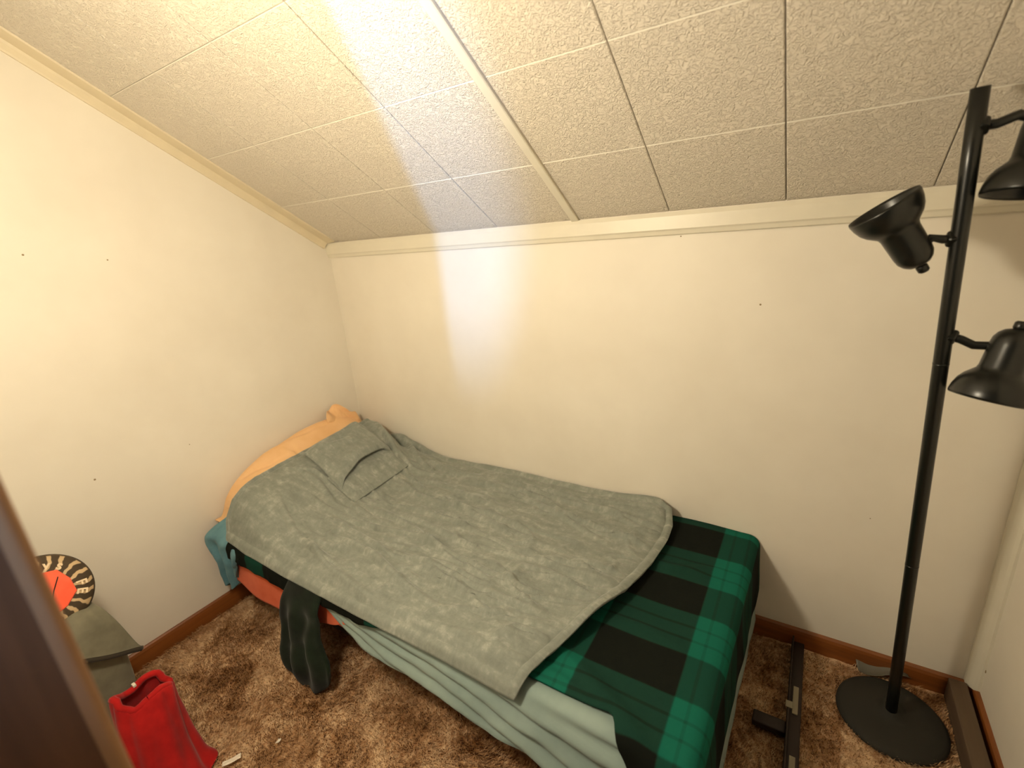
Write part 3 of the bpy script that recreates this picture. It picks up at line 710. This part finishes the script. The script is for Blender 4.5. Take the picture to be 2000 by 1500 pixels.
def paper(name, cx, cy, lx, ly, rot, mat, label, curl=0.004, z0=0.018, cat='paper scrap', grp=None):
    n = 12; u = np.linspace(-.5, .5, n)[:, None] * np.ones((1, n)); v = np.ones((n, 1)) * np.linspace(-.5, .5, n)[None]
    x0, y0 = u * lx, v * ly
    P = np.stack([cx + x0 * math.cos(rot) - y0 * math.sin(rot), cy + x0 * math.sin(rot) + y0 * math.cos(rot), z0 + curl * (np.sin(u * 5) + v * v * 4) + 0.002 * fbm(u * 4, v * 4, int(cx * 100), 2)], -1)
    o = grid(name, P, mat, None, None, 0.0012); tag(o, label, cat, grp); return o
paper('paper_scrap', 0.690, -1.225, 0.018, 0.050, -0.5, M['paper'], 'white paper strip on the carpet beside the red garment', 0.0015, z0=0.026)
paper('paper_scrap', 0.762, -1.120, 0.011, 0.014, 0.3, M['paper'], 'tiny white paper bit alone on the brown carpet', 0.002, z0=0.022)
paper('crumpled_wrapper', 2.335, -0.026, 0.13, 0.05, 0.2, M['grey_paper'], 'grey wrapper behind the lamp base at the back baseboard', 0.012, 0.032, 'wrapper')

# ------------------------------------------------------------------ clothes heap by the doorway
def heap(name, base, topo, mat, seed, n=56, mrows=34, amp=0.02):
    """closed lump lofted from rings: list of (cx, cy, z, rx, ry)"""
    th = np.linspace(0, 2 * math.pi, n, endpoint=False)[:, None]; v = np.linspace(0, 1, mrows)[None]
    k = np.linspace(0, 1, len(topo)); g = lambda i: sinterp(v, k, [q[i] for q in topo])
    sq = 1 / (np.abs(np.cos(th)) ** 7 + np.abs(np.sin(th)) ** 7) ** (1 / 7)
    fo = 1 + amp / 0.1 * (0.5 * np.sin(th * 5 + seed + 2 * v) + 0.5 * fbm(np.cos(th) * 2 + 5 + 0 * v, np.sin(th) * 2 + 4 * v, seed, 3)) * 0.6
    P = np.stack([g(0) + g(3) * np.cos(th) * sq * fo, g(1) + g(4) * np.sin(th) * sq * fo, g(2) + 0 * th], -1)
    o = grid(name, P, mat, None, None, closed_u=True)
    bm = bmesh.new(); bm.from_mesh(o.data); bmesh.ops.holes_fill(bm, edges=bm.edges[:], sides=0)
    bmesh.ops.recalc_face_normals(bm, faces=bm.faces[:]); bm.to_mesh(o.data); bm.free()
    o.data.polygons.foreach_set('use_smooth', [True] * len(o.data.polygons)); return o
jk = empty('olive_garment', (0.3, -1.4, 0.0)); tag(jk, 'olive grey garment with a dark hem heaped by the left wall', 'clothing')
adopt(heap('garment_body', 0, [(0.27, -1.415, 0.008, 0.14, 0.090), (0.27, -1.412, 0.12, 0.142, 0.095), (0.27, -1.400, 0.26, 0.142, 0.108), (0.27, -1.395, 0.40, 0.135, 0.108), (0.25, -1.40, 0.49, 0.12, 0.085), (0.25, -1.40, 0.515, 0.02, 0.02)], M['olive'], 3, amp=0.005), jk)
n1, m1 = 50, 44
u = np.linspace(0, 1, n1)[:, None] * np.ones((1, m1)); v = np.ones((n1, 1)) * np.linspace(0, 1, m1)[None]
yR = sinterp(v, [0, 0.3, 0.6, 1.0], [-1.318, -1.305, -1.284, -1.260])
fy = -1.49 + u * (yR + 1.49)
fx = sinterp(v, [0, 0.3, 0.5, 0.75, 1.0], [0.300, 0.372, 0.410, 0.424, 0.432]) + 0.004 * np.sin(u * 9 + v * 2) - 0.02 * sstep(u, 0.85, 1.0) * (1 - v)
zh = 0.500 - 0.135 * u
fz = 0.552 - 0.02 * sstep(v, 0.1, 0.5) + (zh - 0.532) * sstep(v, 0.28, 1.0) - 0.03 * sstep(u, 0.7, 1.0) * (1 - v)
adopt(grid('garment_flap', np.stack([fx, fy, fz], -1), M['olive'], None, None, 0.010), jk)
P = [(fx[i, -1] - 0.002, fy[i, -1], fz[i, -1] - 0.004) for i in range(0, n1, 2)]
adopt(from_bm(tube_bm(P, 0.0075, 10), 'hem', M['olive_dark'], None, True), jk)

# round printed cushion on top of the jacket
def mat_zebra():
    t = NT('brown_cream_zebra_print'); c = t.coord('UV')
    sep = t.new('ShaderNodeSeparateXYZ'); t.link(c, sep.inputs[0])
    n = t.noise(t.mapping(c, (6, 3, 1)), 1.0, 2, 0.5)
    w = t.math('SINE', t.math('ADD', t.math('MULTIPLY', sep.outputs[0], 2 * math.pi * 20), t.math('MULTIPLY', n, 9.0)))
    f = t.math('MULTIPLY_ADD', w, 0.5, 0.5)
    z = t.ramp(f, [(0.62, srgb(66, 52, 34)), (0.80, srgb(196, 168, 128))])
    n2 = t.noise(t.mapping(c, (9, 2, 1)), 1.0, 2)
    band = t.ramp(sep.outputs[1], [(0.93, (0, 0, 0, 1)), (0.97, (1, 1, 1, 1))])
    t.color(t.mix(band, z, t.ramp(n2, [(0.4, srgb(54, 40, 24)), (0.6, srgb(78, 62, 36))]))); t.set(Roughness=0.8); return t.m
M['zebra'] = mat_zebra()
CC = Vector((0.30, -1.392, 0.605)); CN = Vector((0.86, 0.02, 0.42)).normalized()
CXa = (Vector((0, 1, 0)) - CN * CN.y).normalized(); CYa = CN.cross(CXa)
CR = Matrix.Translation(CC) @ Matrix((CXa, CYa, CN)).transposed().to_4x4()
cu = empty('printed_cushion', CC); tag(cu, 'round cushion with brown and cream zebra print and orange centre', 'cushion')
R0 = 0.112
n1 = 64; prof = [(0.045, 0.0001), (0.045, 0.04), (0.043, 0.07), (0.036, 0.092), (0.024, 0.106), (0.008, 0.112), (-0.01, 0.108), (-0.026, 0.09), (-0.032, 0.05), (-0.033, 0.0001)]
th = np.linspace(0, 2 * math.pi, n1 + 1)[:, None]; pr = np.array(prof)
P = np.stack([np.cos(th) * pr[None, :, 1], np.sin(th) * pr[None, :, 1], np.ones_like(th) * pr[None, :, 0]], -1)
Pw = np.array([[list(CR @ Vector(p)) for p in row] for row in P])
UVc = np.stack([np.ones((1, len(prof))) * th / (2 * math.pi), np.ones_like(th) * pr[None, :, 1] / 0.112 + np.where(pr[None, :, 0] < 0.02, 0.5, 0)], -1)
adopt(grid('cushion_body', Pw, M['zebra'], None, UVc), cu)
bm = bmesh.new()
pts = [(0.062 * math.cos(k * math.pi / 5 + 0.2) * (1 + 0.08 * (k % 2)), 0.062 * math.sin(k * math.pi / 5 + 0.2) * (1 + 0.08 * (k % 2))) for k in range(10)]
a_ = [bm.verts.new(CR @ Vector((*p, 0.0455))) for p in pts]; b_ = [bm.verts.new(CR @ Vector((p[0] * .97, p[1] * .97, 0.048))) for p in pts]
bm.faces.new(b_)
for k in range(10): bm.faces.new((a_[k], a_[(k + 1) % 10], b_[(k + 1) % 10], b_[k]))
bmesh.ops.recalc_face_normals(bm, faces=bm.faces[:])
adopt(from_bm(bm, 'centre_patch', M['orange']), cu)
bm = tube_bm([CR @ Vector(p) for p in ((0.005, -0.03, 0.0485), (0.02, 0.0, 0.0485), (0.04, 0.03, 0.0485))], 0.0014, 6)
adopt(from_bm(bm, 'patch_line', M['black_print']), cu)
def ring_text(txt, ang0, rad, size, dang):
    for k, ch in enumerate(txt):
        cd = bpy.data.curves.new('printed_letter', 'FONT'); cd.body = ch; cd.size = size; cd.extrude = 0.0008; cd.align_x = 'CENTER'; cd.offset = 0.0008
        cd.materials.append(M['cream_print'])
        tmp = bpy.data.objects.new('tmp_letter', cd); lm = bpy.data.meshes.new_from_object(tmp)
        bpy.data.objects.remove(tmp); lm.name = 'printed_letter'
        o = bpy.data.objects.new('printed_letter', lm); COL.objects.link(o)
        a0 = ang0 + k * dang
        Mt = CR @ Matrix.Translation((rad * math.cos(a0), rad * math.sin(a0), 0.046 - (rad - 0.05) * 0.12)) @ Matrix.Rotation(a0 - math.pi / 2, 4, 'Z')
        o.parent = cu; o.matrix_parent_inverse = Matrix.Identity(4); o.matrix_basis = Matrix.Translation(-CC) @ Mt
TXT = [('oys', 1.52, 0.068, 0.034, -0.36), ('FE', -0.16, 0.068, 0.032, -0.30)]
for a_ in TXT: ring_text(*a_)

# red sweatshirt slumped on the floor
n1, m1 = 72, 44
th = np.linspace(0, 2 * math.pi, n1, endpoint=False)[:, None]; v = np.linspace(0, 1, m1)[None]
k = [0, 0.06, 0.25, 0.6, 0.85, 1.0]
gcx = sinterp(v, k, [0.530, 0.530, 0.535, 0.55, 0.57, 0.58]); gcy = sinterp(v, k, [-1.318, -1.318, -1.325, -1.335, -1.345, -1.345])
gr1 = sinterp(v, k, [0.034, 0.042, 0.060, 0.078, 0.10, 0.12]); gr2 = sinterp(v, k, [0.062, 0.066, 0.068, 0.076, 0.092, 0.11]); gz = sinterp(v, k, [0.305, 0.308, 0.25, 0.12, 0.04, 0.008])
fo = 1 + 0.10 * np.sin(th * 4 + 0.8 + v) * sstep(v, 0.05, 0.6) + 0.05 * np.sin(th * 9 + 3 * v) + 0.07 * np.sin(th * 2 + 1.0)
sx = gcx + gr1 * np.cos(th) * fo; sy = gcy + gr2 * np.sin(th) * fo
sz = gz + (0.016 * np.cos(th - math.pi * 1.30) + 0.014 * np.sin(th * 3 + 0.5)) * (1 - sstep(v, 0.0, 0.55))
rs = empty('red_garment', (0.55, -1.33, 0.0)); tag(rs, 'red fleece garment slumped on the carpet by the doorway', 'clothing')
adopt(grid('garment_body', np.stack([sx, sy, sz], -1), M['red'], None, None, 0.012, closed_u=True, subd=1), rs)
rimp = [(sx[i, 0], sy[i, 0], sz[i, 0] + 0.002) for i in list(range(0, n1, 2)) + [0]]
adopt(from_bm(tube_bm(rimp, 0.0095, 10, caps=False), 'neck_band', M['red'], None, True), rs)
iT = int(n1 * 0.52)
adopt(box('neck_label', (sx[iT, 0] - 0.006, sy[iT, 0] - 0.004, sz[iT, 0] + 0.008), (sx[iT, 0] + 0.008, sy[iT, 0] + 0.004, sz[iT, 0] + 0.016), M['paper'], None, 0.001), rs)
